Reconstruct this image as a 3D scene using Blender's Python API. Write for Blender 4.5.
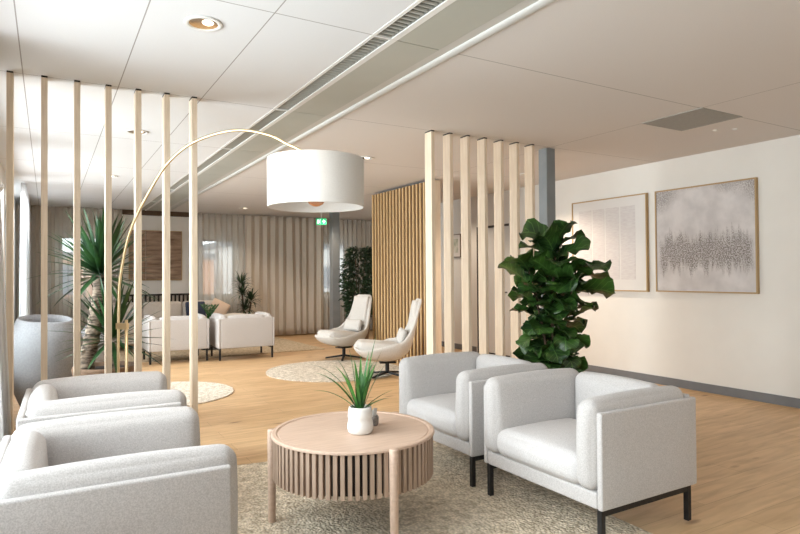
import bpy, bmesh, math, random
from mathutils import Vector, Matrix, noise
random.seed(7)
PI = math.pi
for o in list(bpy.data.objects): bpy.data.objects.remove(o)
C = bpy.context.scene.collection
scene = bpy.context.scene

# ------------------------------------------------------------------ camera
FPX = 598.0
yaw, pit, rol = math.radians(30.5), math.radians(0.8), math.radians(0.42)
fw = Vector((math.sin(yaw)*math.cos(pit), math.cos(yaw)*math.cos(pit), math.sin(pit)))
r0 = Vector((math.cos(yaw), -math.sin(yaw), 0)); u0 = r0.cross(fw)
rt = r0*math.cos(rol) - u0*math.sin(rol); up = rt.cross(fw)
cam = bpy.data.objects.new('camera', bpy.data.cameras.new('camera')); C.objects.link(cam)
m = Matrix((rt, up, -fw)).transposed().to_4x4(); m.translation = (0, 0, 1.40)
cam.matrix_world = m
cam.data.sensor_width = 36.0; cam.data.lens = 36.0*FPX/800.0; cam.data.clip_start = 0.02
scene.camera = cam

# ------------------------------------------------------------------ world, lights, exposure
w = bpy.data.worlds.new('sky'); scene.world = w; w.use_nodes = True
nt = w.node_tree; bg = nt.nodes['Background']
bg.inputs['Color'].default_value = (0.90, 0.95, 1.0, 1); bg.inputs['Strength'].default_value = 4.5
scene.view_settings.view_transform = 'Standard'; scene.view_settings.look = 'None'
scene.view_settings.gamma = 1; scene.view_settings.use_curve_mapping = False
scene.view_settings.exposure = -0.08

def area(name, loc, rot, sx, sy, power, col):
    l = bpy.data.lights.new(name, 'AREA'); l.shape = 'RECTANGLE'; l.size = sx; l.size_y = sy
    l.energy = power; l.color = col
    o = bpy.data.objects.new(name, l); o.location = loc; o.rotation_euler = rot; C.objects.link(o); return o
LEFT_WIN = [(-2.9, -1.3), (-0.9, 1.1), (1.5, 4.2), (5.0, 7.0), (7.4, 9.4), (9.8, 12.2)]
DAY = (0.93, 0.965, 1.0)
for a, b in LEFT_WIN:
    area('window_daylight', (-0.95, (a+b)/2, 1.75), (0, -PI/2+.5, 0), 2.0, b-a, (22 if b < 0 else 36 if b < 1.2 else 56 if b < 4.5 else 72)*(b-a), DAY)
BACK_WIN = [(0.2, 1.1), (2.95, 3.72), (5.75, 6.55)]
def spot(loc, power, size=2.3):
    l = bpy.data.lights.new('downlight_or_fill', 'SPOT'); l.energy = power; l.color = (1.0, 0.83, 0.66)  # used for the fixture downlights and for the added fill spots
    l.spot_size = size; l.spot_blend = 0.9; l.shadow_soft_size = 0.06
    o = bpy.data.objects.new('downlight_or_fill', l); o.location = loc; C.objects.link(o)
DOWNLIGHTS = [(0.75, 3.42), (0.75, 6.30), (0.75, 9.24), (3.29, 6.40), (5.07, 11.7), (3.50, 12.3), (5.83, 6.36)]
fill_far = [(3.29, 9.30), (5.9, 8.6)]  # fill spots without fixtures, added to brighten the far area and corridor
FILL_SPOTS = [(3.29, 0.9), (5.4, 1.6), (5.4, -1.0), (2.6, -1.6)]  # unseen fill spots added for warm light, no fixtures built
for x, y in DOWNLIGHTS: spot((x, y, 2.74), 190 if x > 5.5 and y < 9 else 85 if y > 9 else 38)
for x, y in fill_far: spot((x, y, 2.74), 80)
for x, y in FILL_SPOTS: spot((x, y, 2.74), 14)

# ------------------------------------------------------------------ materials
MATS = {}
def mat(name, col, rough=0.6, metal=0.0, spec=0.5, **k):
    m = bpy.data.materials.new(name); m.use_nodes = True; n = m.node_tree
    b = n.nodes['Principled BSDF']
    b.inputs['Base Color'].default_value = (*col, 1); b.inputs['Roughness'].default_value = rough
    b.inputs['Metallic'].default_value = metal; b.inputs['Specular IOR Level'].default_value = spec
    for kk, v in k.items(): b.inputs[kk].default_value = v
    MATS[name] = m; return m
def N(m, t, **k):
    n = m.node_tree.nodes.new(t)
    for a, v in k.items(): setattr(n, a, v)
    return n
def L(m, a, b): m.node_tree.links.new(a, b)
def noisy(m, c1, c2, scale=(1, 1, 1), ns=8, detail=5, bump=0.0, bscale=None, bdist=0.002, lo=0.35, hi=0.65, coord='Object'):
    b = m.node_tree.nodes['Principled BSDF']
    tc = N(m, 'ShaderNodeTexCoord'); mp = N(m, 'ShaderNodeMapping'); mp.inputs['Scale'].default_value = scale
    L(m, tc.outputs[coord], mp.inputs['Vector'])
    nz = N(m, 'ShaderNodeTexNoise'); nz.inputs['Scale'].default_value = ns; nz.inputs['Detail'].default_value = detail
    L(m, mp.outputs[0], nz.inputs['Vector'])
    cr = N(m, 'ShaderNodeValToRGB'); cr.color_ramp.elements[0].position = lo; cr.color_ramp.elements[1].position = hi
    cr.color_ramp.elements[0].color = (*c1, 1); cr.color_ramp.elements[1].color = (*c2, 1)
    L(m, nz.outputs['Fac'], cr.inputs[0]); L(m, cr.outputs[0], b.inputs['Base Color'])
    if bump:
        nb = N(m, 'ShaderNodeTexNoise'); nb.inputs['Scale'].default_value = bscale or ns; nb.inputs['Detail'].default_value = 3
        L(m, mp.outputs[0], nb.inputs['Vector'])
        bp = N(m, 'ShaderNodeBump'); bp.inputs['Strength'].default_value = bump; bp.inputs['Distance'].default_value = bdist
        L(m, nb.outputs['Fac'], bp.inputs['Height']); L(m, bp.outputs[0], b.inputs['Normal'])
    return m

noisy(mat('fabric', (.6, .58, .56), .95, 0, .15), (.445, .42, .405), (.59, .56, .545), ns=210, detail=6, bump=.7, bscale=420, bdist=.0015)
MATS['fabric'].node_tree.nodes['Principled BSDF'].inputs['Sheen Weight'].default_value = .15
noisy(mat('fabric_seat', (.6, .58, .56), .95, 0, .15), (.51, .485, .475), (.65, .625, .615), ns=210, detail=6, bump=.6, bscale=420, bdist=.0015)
noisy(mat('shell_fabric', (.6, .58, .56), .9, 0, .2), (.56, .535, .50), (.63, .60, .565), ns=90, bump=.3, bscale=300)
noisy(mat('sofa_fabric', (.5, .45, .4), .95, 0, .1), (.58, .52, .46), (.65, .59, .53), ns=60)
noisy(mat('slat_wood', (.7, .5, .33), .55), (.70, .56, .41), (.79, .655, .50), scale=(12, 12, .8), ns=6)
noisy(mat('batten_wood', (.6, .4, .2), .55), (.50, .32, .14), (.62, .42, .21), scale=(12, 12, .8), ns=6)
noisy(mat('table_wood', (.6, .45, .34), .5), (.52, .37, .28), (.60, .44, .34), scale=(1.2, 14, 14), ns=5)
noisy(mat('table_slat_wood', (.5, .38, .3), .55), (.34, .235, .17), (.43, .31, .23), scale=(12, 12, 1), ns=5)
mat('dark_gap', (.03, .022, .018), .8)
mat('brown_backing', (.09, .045, .022), .7)
noisy(mat('black_metal', (.015, .015, .016), .45, 0.3), (.012, .012, .013), (.02, .02, .021), ns=30)
noisy(mat('brass', (.72, .53, .27), .28, 1.0), (.74, .58, .34), (.80, .64, .40), ns=20)
noisy(mat('copper', (.75, .42, .27), .25, .9), (.75, .42, .27), (.8, .47, .3), ns=20)
noisy(mat('wall_paint', (.74, .71, .66), .85, 0, .2), (.745, .715, .665), (.765, .735, .685), ns=3, bump=.05, bscale=200, bdist=.001)
noisy(mat('baseboard_grey', (.16, .16, .165), .6), (.155, .155, .16), (.17, .17, .175), ns=8)
noisy(mat('column_grey', (.22, .25, .27), .5), (.20, .215, .22), (.23, .245, .25), ns=5)
mat('white_metal', (.75, .74, .71), .35)
mat('trim_white', (.56, .55, .52), .5)
noisy(mat('panel_grey', (.33, .34, .31), .45, .1), (.42, .43, .385), (.46, .465, .42), ns=2)
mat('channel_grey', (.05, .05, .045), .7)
mat('fin_grey', (.36, .355, .32), .6)
noisy(mat('vent_grey', (.3, .29, .27), .6), (.29, .28, .255), (.32, .31, .28), ns=30)
noisy(mat('ceramic_white', (.75, .72, .68), .5), (.73, .70, .66), (.78, .75, .71), ns=40, bump=.3, bscale=60, bdist=.003)
noisy(mat('tub_grey', (.5, .5, .5), .8), (.25, .25, .26), (.30, .30, .31), ns=60, bump=.3, bscale=200)
noisy(mat('stone_grey', (.2, .18, .17), .8), (.16, .145, .135), (.3, .27, .25), ns=40)
noisy(mat('terracotta', (.2, .12, .07), .8), (.16, .095, .055), (.23, .14, .085), ns=30)
noisy(mat('pot_grey', (.2, .2, .2), .7), (.20, .20, .20), (.25, .25, .25), ns=12)
mat('soil', (.03, .02, .015), .95)
noisy(mat('bark', (.2, .14, .1), .9), (.04, .028, .02), (.34, .26, .19), scale=(1, 1, 3.5), ns=16, bump=1.0, bscale=14, bdist=.012)
noisy(mat('yucca_green', (.03, .1, .03), .45), (.008, .036, .010), (.028, .09, .02), ns=6)
noisy(mat('grass_green', (.04, .18, .03), .4), (.018, .085, .015), (.06, .21, .03), ns=9)
noisy(mat('dark_leaf', (.02, .05, .018), .45), (.010, .028, .010), (.03, .06, .024), ns=5)
noisy(mat('zz_green', (.05, .16, .04), .4), (.02, .08, .02), (.05, .16, .04), ns=9)
mat('stem_brown', (.10, .06, .035), .8)
mat('window_frame', (.10, .11, .12), .5)
mat('navy', (.04, .05, .09), .9); mat('peach', (.62, .46, .34), .9); mat('cream', (.60, .53, .45), .9)
mat('frame_oak', (.42, .28, .13), .5)
mat('door_white', (.68, .67, .65), .45)
mat('recess_shade', (.05, .045, .04), .7)  # near-black colour for the shade in the gap around the door
mat('exit_green', (.0, .45, .16), .5); MATS['exit_green'].node_tree.nodes['Principled BSDF'].inputs['Emission Color'].default_value = (0, .5, .18, 1); MATS['exit_green'].node_tree.nodes['Principled BSDF'].inputs['Emission Strength'].default_value = .4
mat('exit_white', (.8, .9, .85), .5); MATS['exit_white'].node_tree.nodes['Principled BSDF'].inputs['Emission Color'].default_value = (.8, 1, .9, 1); MATS['exit_white'].node_tree.nodes['Principled BSDF'].inputs['Emission Strength'].default_value = .8
mat('lamp_glow', (1, .9, .75), .4); MATS['lamp_glow'].node_tree.nodes['Principled BSDF'].inputs['Emission Color'].default_value = (1, .86, .66, 1); MATS['lamp_glow'].node_tree.nodes['Principled BSDF'].inputs['Emission Strength'].default_value = 4
mat('reflector', (.68, .58, .45), .15, 1.0)
mat('city_brick', (.45, .22, .13), .9); mat('city_pale', (.6, .58, .55), .9); mat('city_ground', (.5, .52, .55), .9); mat('city_glass', (.1, .13, .17), .2)

# floor: oak planks running along x
m = mat('floor_oak', (.5, .33, .19), .42, 0, .4)
b = m.node_tree.nodes['Principled BSDF']
tc = N(m, 'ShaderNodeTexCoord')
br = N(m, 'ShaderNodeTexBrick'); br.offset = .37; br.offset_frequency = 2
br.inputs['Scale'].default_value = 1; br.inputs['Brick Width'].default_value = 2.1; br.inputs['Row Height'].default_value = .22
br.inputs['Mortar Size'].default_value = .0015; br.inputs['Mortar Smooth'].default_value = .3; br.inputs['Bias'].default_value = 0
br.inputs['Color1'].default_value = (.57, .37, .19, 1); br.inputs['Color2'].default_value = (.68, .46, .255, 1); br.inputs['Mortar'].default_value = (.34, .20, .10, 1)
L(m, tc.outputs['Object'], br.inputs['Vector'])
mp = N(m, 'ShaderNodeMapping'); mp.inputs['Scale'].default_value = (1.1, 9, 1); L(m, tc.outputs['Object'], mp.inputs['Vector'])
nz = N(m, 'ShaderNodeTexNoise'); nz.inputs['Scale'].default_value = 2.2; nz.inputs['Detail'].default_value = 7; nz.inputs['Distortion'].default_value = .6
L(m, mp.outputs[0], nz.inputs['Vector'])
cr = N(m, 'ShaderNodeValToRGB'); cr.color_ramp.elements[0].position = .3; cr.color_ramp.elements[1].position = .7
cr.color_ramp.elements[0].color = (.78, .74, .70, 1); cr.color_ramp.elements[1].color = (1.08, 1.08, 1.08, 1)
L(m, nz.outputs['Fac'], cr.inputs[0])
mx = N(m, 'ShaderNodeMix', data_type='RGBA', blend_type='MULTIPLY'); mx.inputs[0].default_value = 1
L(m, br.outputs['Color'], mx.inputs[6]); L(m, cr.outputs[0], mx.inputs[7])
# knots
mp2 = N(m, 'ShaderNodeMapping'); mp2.inputs['Scale'].default_value = (1.6, 4.5, 1); L(m, tc.outputs['Object'], mp2.inputs['Vector'])
vo = N(m, 'ShaderNodeTexVoronoi'); vo.inputs['Scale'].default_value = 1.0; L(m, mp2.outputs[0], vo.inputs['Vector'])
cr2 = N(m, 'ShaderNodeValToRGB'); cr2.color_ramp.elements[0].position = .04; cr2.color_ramp.elements[1].position = .13
cr2.color_ramp.elements[0].color = (.35, .25, .18, 1); cr2.color_ramp.elements[1].color = (1, 1, 1, 1)
L(m, vo.outputs['Distance'], cr2.inputs[0])
mx2 = N(m, 'ShaderNodeMix', data_type='RGBA', blend_type='MULTIPLY'); mx2.inputs[0].default_value = .9
L(m, mx.outputs[2], mx2.inputs[6]); L(m, cr2.outputs[0], mx2.inputs[7]); L(m, mx2.outputs[2], b.inputs['Base Color'])

# ceiling tiles with fine joints
def line_mask(m, sock, off, step, half):
    a = N(m, 'ShaderNodeMath', operation='SUBTRACT'); L(m, sock, a.inputs[0]); a.inputs[1].default_value = off - step*50
    b_ = N(m, 'ShaderNodeMath', operation='MODULO'); L(m, a.outputs[0], b_.inputs[0]); b_.inputs[1].default_value = step
    c = N(m, 'ShaderNodeMath', operation='SUBTRACT'); L(m, b_.outputs[0], c.inputs[0]); c.inputs[1].default_value = step/2
    d = N(m, 'ShaderNodeMath', operation='ABSOLUTE'); L(m, c.outputs[0], d.inputs[0])
    e = N(m, 'ShaderNodeMath', operation='GREATER_THAN'); L(m, d.outputs[0], e.inputs[0]); e.inputs[1].default_value = step/2-half
    return e.outputs[0]
def ceil_mat(name, xoff, xstep, c1, c2):
    m = mat(name, (.60, .575, .56), .9, 0, .1); b = m.node_tree.nodes['Principled BSDF']
    tc = N(m, 'ShaderNodeTexCoord'); sp = N(m, 'ShaderNodeSeparateXYZ'); L(m, tc.outputs['Object'], sp.inputs[0])
    ly = line_mask(m, sp.outputs['Y'], 3.10, 1.787, .0038); lx = line_mask(m, sp.outputs['X'], xoff, xstep, .0035)
    mxm = N(m, 'ShaderNodeMath', operation='MAXIMUM'); L(m, ly, mxm.inputs[0]); L(m, lx, mxm.inputs[1])
    nz = N(m, 'ShaderNodeTexNoise'); nz.inputs['Scale'].default_value = 150; L(m, tc.outputs['Object'], nz.inputs['Vector'])
    cr = N(m, 'ShaderNodeValToRGB'); cr.color_ramp.elements[0].color = (*c1, 1); cr.color_ramp.elements[1].color = (*c2, 1); L(m, nz.outputs['Fac'], cr.inputs[0])
    mx = N(m, 'ShaderNodeMix', data_type='RGBA'); L(m, mxm.outputs[0], mx.inputs[0]); L(m, cr.outputs[0], mx.inputs[6]); mx.inputs[7].default_value = (.34, .32, .30, 1)
    L(m, mx.outputs[2], b.inputs['Base Color'])
ceil_mat('ceiling_tiles', -.15, .602, (.68, .675, .675), (.74, .735, .735)); ceil_mat('ceiling_boards', 4.84, 5.0, (.66, .625, .60), (.72, .685, .66))

# rugs
def rug_mat(name, c1, c2, c3, sc, big=None):
    m = mat(name, c2, 1.0, 0, .05); b = m.node_tree.nodes['Principled BSDF']
    tc = N(m, 'ShaderNodeTexCoord')
    vo = N(m, 'ShaderNodeTexVoronoi'); vo.inputs['Scale'].default_value = sc; L(m, tc.outputs['Object'], vo.inputs['Vector'])
    cr = N(m, 'ShaderNodeValToRGB'); cr.color_ramp.elements[0].position = .1; cr.color_ramp.elements[1].position = .75
    cr.color_ramp.elements[0].color = (*c3, 1); cr.color_ramp.elements[1].color = (*c1, 1)
    L(m, vo.outputs['Distance'], cr.inputs[0])
    nz = N(m, 'ShaderNodeTexNoise'); nz.inputs['Scale'].default_value = sc*.35; nz.inputs['Detail'].default_value = 6; L(m, tc.outputs['Object'], nz.inputs['Vector'])
    cr2 = N(m, 'ShaderNodeValToRGB'); cr2.color_ramp.elements[0].position = .35; cr2.color_ramp.elements[1].position = .65
    cr2.color_ramp.elements[0].color = (.72, .70, .66, 1); cr2.color_ramp.elements[1].color = (1.1, 1.1, 1.1, 1); L(m, nz.outputs['Fac'], cr2.inputs[0])
    mx = N(m, 'ShaderNodeMix', data_type='RGBA', blend_type='MULTIPLY'); mx.inputs[0].default_value = 1
    L(m, cr.outputs[0], mx.inputs[6]); L(m, cr2.outputs[0], mx.inputs[7]); L(m, mx.outputs[2], b.inputs['Base Color'])
    bp = N(m, 'ShaderNodeBump'); bp.invert = True; bp.inputs['Strength'].default_value = 1; bp.inputs['Distance'].default_value = .012
    L(m, vo.outputs['Distance'], bp.inputs['Height']); L(m, bp.outputs[0], b.inputs['Normal'])
rug_mat('wool_rug', (.56, .48, .37), (.6, .5, .4), (.88, .77, .62), 55)
rug_mat('pale_rug', (.62, .55, .46), (.6, .55, .48), (.92, .85, .75), 50)
rug_mat('tan_rug', (.55, .44, .31), (.55, .46, .34), (.76, .64, .48), 60)

# curtains
def curtain_mat(name, col, transp, transl):
    m = bpy.data.materials.new(name); m.use_nodes = True; MATS[name] = m; n = m.node_tree
    n.nodes.remove(n.nodes['Principled BSDF']); out = n.nodes['Material Output']
    tc = N(m, 'ShaderNodeTexCoord'); nz = N(m, 'ShaderNodeTexNoise'); nz.inputs['Scale'].default_value = 180; L(m, tc.outputs['Object'], nz.inputs['Vector'])
    cr = N(m, 'ShaderNodeValToRGB'); cr.color_ramp.elements[0].color = (*[c*.92 for c in col], 1); cr.color_ramp.elements[1].color = (*[min(1, c*1.06) for c in col], 1); L(m, nz.outputs['Fac'], cr.inputs[0])
    d = N(m, 'ShaderNodeBsdfDiffuse'); t = N(m, 'ShaderNodeBsdfTranslucent'); x = N(m, 'ShaderNodeBsdfTransparent')
    L(m, cr.outputs[0], d.inputs[0]); L(m, cr.outputs[0], t.inputs[0])
    a = N(m, 'ShaderNodeMixShader'); a.inputs[0].default_value = transl; L(m, d.outputs[0], a.inputs[1]); L(m, t.outputs[0], a.inputs[2])
    c = N(m, 'ShaderNodeMixShader'); c.inputs[0].default_value = transp; L(m, a.outputs[0], c.inputs[1]); L(m, x.outputs[0], c.inputs[2])
    L(m, c.outputs[0], out.inputs[0])
curtain_mat('curtain_cloth', (.84, .765, .67), 0.03, .45)
curtain_mat('curtain_sheer', (.84, .79, .72), .58, .5)
curtain_mat('curtain_white', (.80, .80, .80), .12, .55)
curtain_mat('curtain_grey', (.80, .78, .76), .03, .55)
curtain_mat('shade_cloth', (.82, .79, .75), 0.0, .25)
m = bpy.data.materials.new('glass'); m.use_nodes = True; MATS['glass'] = m
m.node_tree.nodes.remove(m.node_tree.nodes['Principled BSDF'])
g = N(m, 'ShaderNodeBsdfGlossy'); g.inputs['Roughness'].default_value = .02; x = N(m, 'ShaderNodeBsdfTransparent'); x.inputs[0].default_value = (.93, .96, .96, 1)
fr = N(m, 'ShaderNodeFresnel'); fr.inputs[0].default_value = 1.3; a = N(m, 'ShaderNodeMixShader'); L(m, fr.outputs[0], a.inputs[0]); L(m, x.outputs[0], a.inputs[1]); L(m, g.outputs[0], a.inputs[2])
L(m, a.outputs[0], m.node_tree.nodes['Material Output'].inputs[0])

# ------------------------------------------------------------------ helpers
def obj(name, bm, mt, parent=None, smooth=False, loc=None):
    me = bpy.data.meshes.new(name); bmesh.ops.recalc_face_normals(bm, faces=bm.faces[:]); bm.to_mesh(me); bm.free()
    if smooth:
        for p in me.polygons: p.use_smooth = True
    for q in (mt if isinstance(mt, (list, tuple)) else [mt]): me.materials.append(MATS[q] if isinstance(q, str) else q)
    o = bpy.data.objects.new(name, me); C.objects.link(o)
    if parent: o.parent = parent
    if loc: o.location = loc
    return o
def tag(o, label, cat, group=None, kind=None):
    o['label'] = label; o['category'] = cat
    if group: o['group'] = group
    if kind: o['kind'] = kind
    return o
def thing(name, label, cat, loc=(0, 0, 0), rotz=0, group=None):
    o = bpy.data.objects.new(name, None); C.objects.link(o); o.location = loc; o.rotation_euler = (0, 0, rotz)
    o.empty_display_size = .1
    return tag(o, label, cat, group)
def struct(name, bm, mt, parent=None, label=None, cat=None, **k):
    o = obj(name, bm, mt, parent, **k)
    if not parent:
        o['kind'] = 'structure'; o['label'] = label; o['category'] = cat
    return o
def B(): return bmesh.new()
def bx(bm, x0, x1, y0, y1, z0, z1, M=None):
    vs = [bm.verts.new((x, y, z)) for x in (x0, x1) for y in (y0, y1) for z in (z0, z1)]
    for f in ((0, 1, 3, 2), (4, 6, 7, 5), (0, 4, 5, 1), (2, 3, 7, 6), (0, 2, 6, 4), (1, 5, 7, 3)): bm.faces.new([vs[i] for i in f])
    if M:
        for v in vs: v.co = M @ v.co
    return vs
def bevbox(x0, x1, y0, y1, z0, z1, r=.004, seg=2):
    bm = B(); bx(bm, x0, x1, y0, y1, z0, z1)
    bmesh.ops.bevel(bm, geom=bm.edges[:], offset=r, segments=seg, affect='EDGES', profile=.5); return bm
def axis_list(h, r, n):
    r = min(r, h*.999)
    e = [0, .12, .35, .65, 1.0]
    left = [-h + r*t for t in e]; inner = [-(h-r) + 2*(h-r)*i/n for i in range(1, n)]
    return left + inner + [-v for v in reversed(left)]
def rbox(bm, sx, sy, sz, r, loc=(0, 0, 0), n=8, puff=(0, 0, 0), M=None, fn=None):
    """pillow-like rounded box, sx.. full sizes"""
    h = (sx/2, sy/2, sz/2); A = [axis_list(hh, r, n) for hh in h]; d = {}
    def V(i, j, k):
        key = (i, j, k)
        if key not in d:
            p = Vector((A[0][i], A[1][j], A[2][k])); q = Vector([max(-(h[a]-min(r, h[a]*.999)), min(h[a]-min(r, h[a]*.999), p[a])) for a in range(3)])
            dd = p-q
            if dd.length > 1e-9:
                rr = max(abs(c) for c in dd); dd = dd.normalized()*rr
            p2 = q+dd; u = [p[a]/h[a] for a in range(3)]
            for a in range(3):
                o1, o2 = [u[b_] for b_ in range(3) if b_ != a]
                p2[a] += puff[a]*u[a]*(1-o1*o1)*(1-o2*o2)
            if fn: p2 = fn(p2)
            p2 = p2 + Vector(loc)
            if M: p2 = M @ p2
            d[key] = bm.verts.new(p2)
        return d[key]
    ni, nj, nk = len(A[0]), len(A[1]), len(A[2])
    for i in (0, ni-1):
        for j in range(nj-1):
            for k in range(nk-1): bm.faces.new((V(i, j, k), V(i, j+1, k), V(i, j+1, k+1), V(i, j, k+1)))
    for j in (0, nj-1):
        for i in range(ni-1):
            for k in range(nk-1): bm.faces.new((V(i, j, k), V(i+1, j, k), V(i+1, j, k+1), V(i, j, k+1)))
    for k in (0, nk-1):
        for i in range(ni-1):
            for j in range(nj-1): bm.faces.new((V(i, j, k), V(i+1, j, k), V(i+1, j+1, k), V(i, j+1, k)))
def lathe(bm, prof, n=48, c=(0, 0, 0), fn=None):
    rings = []
    for r, z in prof:
        if r < 1e-6: rings.append([bm.verts.new((c[0], c[1], c[2]+z))])
        else: rings.append([bm.verts.new((c[0]+r*math.cos(2*PI*i/n), c[1]+r*math.sin(2*PI*i/n), c[2]+z)) for i in range(n)])
    for a, b_ in zip(rings, rings[1:]):
        for i in range(n):
            j = (i+1) % n
            if len(a) == 1 and len(b_) == 1: continue
            if len(a) == 1: bm.faces.new((a[0], b_[i], b_[j]))
            elif len(b_) == 1: bm.faces.new((a[i], a[j], b_[0]))
            else: bm.faces.new((a[i], a[j], b_[j], b_[i]))
    if fn:
        for r in rings:
            for v in r: v.co = fn(v.co)
def tube(bm, pts, rad, n=10, cap=True):
    pts = [Vector(p) for p in pts]; rr = rad if isinstance(rad, (list, tuple)) else [rad]*len(pts)
    t0 = (pts[1]-pts[0]).normalized(); ref = Vector((0, 0, 1)) if abs(t0.z) < .9 else Vector((1, 0, 0))
    u = t0.cross(ref).normalized(); rings = []
    for i, p in enumerate(pts):
        t = (pts[min(i+1, len(pts)-1)] - pts[max(i-1, 0)]).normalized()
        u = (u - t*u.dot(t)).normalized(); v = t.cross(u)
        rings.append([bm.verts.new(p + (u*math.cos(2*PI*k/n) + v*math.sin(2*PI*k/n))*rr[i]) for k in range(n)])
    for a, b_ in zip(rings, rings[1:]):
        for k in range(n): bm.faces.new((a[k], a[(k+1) % n], b_[(k+1) % n], b_[k]))
    if cap: bm.faces.new(rings[0][::-1]); bm.faces.new(rings[-1])
def dup(root, loc, rotz, label, group=None):
    r = root.copy(); C.objects.link(r); r.location = loc; r.rotation_euler = (0, 0, rotz); r['label'] = label
    if group: r['group'] = group
    for ch in list(root.children):
        c = ch.copy(); C.objects.link(c); c.parent = r
        for g_ in list(ch.children):
            d = g_.copy(); C.objects.link(d); d.parent = c
    return r

# ------------------------------------------------------------------ setting
H = 2.82; X0, X1, X2, Y0, Y1, YJ = -.50, 6.68, 7.6, -3.2, 13.75, 10.2
bm = B(); bx(bm, X0-.2, X2+.2, Y0-.2, Y1+.2, -.1, 0); struct('floor', bm, 'floor_oak', label='light oak plank floor', cat='floor')
# ceiling: left tiles, right boards, both one object
bm = B(); bx(bm, X0-.2, 1.65, Y0-.2, Y1+.2, H, H+.12); n1 = len(bm.faces)
bx(bm, 2.27, X2+.2, Y0-.2, Y1+.2, H, H+.12)
for f in bm.faces: f.material_index = 0 if f.calc_center_median().x < 1.7 else 1
bm.faces.ensure_lookup_table()
for i in range(6): bm.faces[i].material_index = 0
for i in range(6, 12): bm.faces[i].material_index = 1
struct('ceiling', bm, ['ceiling_tiles', 'ceiling_boards'], label='pale tiled suspended ceiling', cat='ceiling')
# service strip in the ceiling
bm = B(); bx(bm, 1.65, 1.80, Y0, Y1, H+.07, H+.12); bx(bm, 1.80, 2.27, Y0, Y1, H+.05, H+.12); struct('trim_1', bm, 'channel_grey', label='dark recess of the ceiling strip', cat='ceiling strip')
bm = B(); bx(bm, 1.645, 1.668, Y0, Y1, H-.004, H+.004); bx(bm, 1.775, 1.815, Y0, Y1, H-.004, H+.004)

for k in range(-3, 6): bx(bm, 1.645, 1.815, 3.10+1.787*k-.008, 3.10+1.787*k+.008, H-.005, H+.005)
struct('trim_2', bm, 'white_metal', label='white metal edges along the ceiling air grille', cat='trim')
bm = B()
y = Y0
while y < Y1:
    tube(bm, [(1.669, y, H+.014), (1.774, y, H+.014)], .012, 8); y += .045
struct('trim_3', bm, 'fin_grey', label='rows of thin fins in the ceiling air grille', cat='air grille')
bm = B(); k = -4
while 3.10+1.787*k < Y1:
    a = max(Y0, 3.10+1.787*k+.004); b_ = min(Y1, 3.10+1.787*(k+1)-.004)
    if b_ > a: bx(bm, 1.815, 2.125, a, b_, H-.002, H+.05)
    k += 1
struct('trim_4', bm, 'panel_grey', label='grey green metal ceiling panels', cat='ceiling panel')
bm = B(); bx(bm, 2.125, 2.195, Y0, Y1, H+.002, H+.05); struct('trim_5', bm, 'trim_white', label='beige flat strip beside the ceiling tube', cat='trim')
bm = B()
prof = [(2.232+.036*math.cos(a_), H+.004-.020*math.sin(a_)) for a_ in [PI*i/10 for i in range(11)]]
v0 = [bm.verts.new((p[0], Y0, p[1])) for p in prof]; v1 = [bm.verts.new((p[0], Y1, p[1])) for p in prof]
for i in range(10): bm.faces.new((v0[i], v0[i+1], v1[i+1], v1[i]))
bm.faces.new(v0); bm.faces.new(v1[::-1])
struct('trim_6', bm, 'trim_white', label='glossy white half round ceiling rail', cat='trim', smooth=True)
# walls
def wall_x(x0, x1, ya, yb, wins, z0, z1):
    bm = B(); e = [ya] + [v for w_ in wins for v in w_] + [yb]
    for i in range(0, len(e), 2): bx(bm, x0, x1, e[i], e[i+1], 0, H)
    for a, b_ in wins: bx(bm, x0, x1, a, b_, 0, z0); bx(bm, x0, x1, a, b_, z1, H)
    return bm
struct('wall_left', wall_x(X0-.2, X0, Y0-.2, Y1+.2, LEFT_WIN, .55, 2.6), 'wall_paint', label='white wall with the daylight windows', cat='wall')
DOOR = (7.72, 8.60)
bm = B(); bx(bm, X1, X1+.2, Y0-.2, DOOR[0], 0, H); bx(bm, X1, X1+.2, DOOR[1], YJ, 0, H); bx(bm, X1+.2, X2, YJ-.2, YJ, 0, H); bx(bm, X2, X2+.2, YJ-.2, Y1+.2, 0, H); bx(bm, X1, X1+.2, DOOR[0], DOOR[1], 2.26, H); bx(bm, X1+.12, X1+.2, DOOR[0], DOOR[1], 0, 2.26)
struct('wall_right', bm, 'wall_paint', label='long cream wall with the framed pictures', cat='wall')
bm = B(); e = [X0] + [v for w_ in BACK_WIN for v in w_] + [X2]
for i in range(0, len(e), 2): bx(bm, e[i], e[i+1], Y1, Y1+.2, 0, H)
for a, b_ in BACK_WIN: bx(bm, a, b_, Y1, Y1+.2, 0, .95); bx(bm, a, b_, Y1, Y1+.2, 2.25, H)
struct('wall_back', bm, 'wall_paint', label='far wall behind the curtains', cat='wall')
bm = B(); bx(bm, X0, X1, Y0-.2, Y0, 0, H); struct('wall_front', bm, 'wall_paint', label='wall behind the camera', cat='wall')
def win(i, along, lo, hi, z0, z1, pos, label):
    bm = B(); t = .05
    def q(a, b_, c, d, th0=-.03, th1=.03):
        if along == 'y': bx(bm, pos+th0, pos+th1, a, b_, c, d)
        else: bx(bm, a, b_, pos+th0, pos+th1, c, d)
    q(lo, lo+t, z0, z1); q(hi-t, hi, z0, z1); q(lo+t, hi-t, z0, z0+t); q(lo+t, hi-t, z1-t, z1); q((lo+hi)/2-.02, (lo+hi)/2+.02, z0+t, z1-t)
    o = struct('window_%d' % i, bm, 'window_frame', label=label, cat='window')
    bm = B(); q(lo+t, hi-t, z0+t, z1-t, -.004, .004); obj('pane', bm, 'glass', o)
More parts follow.
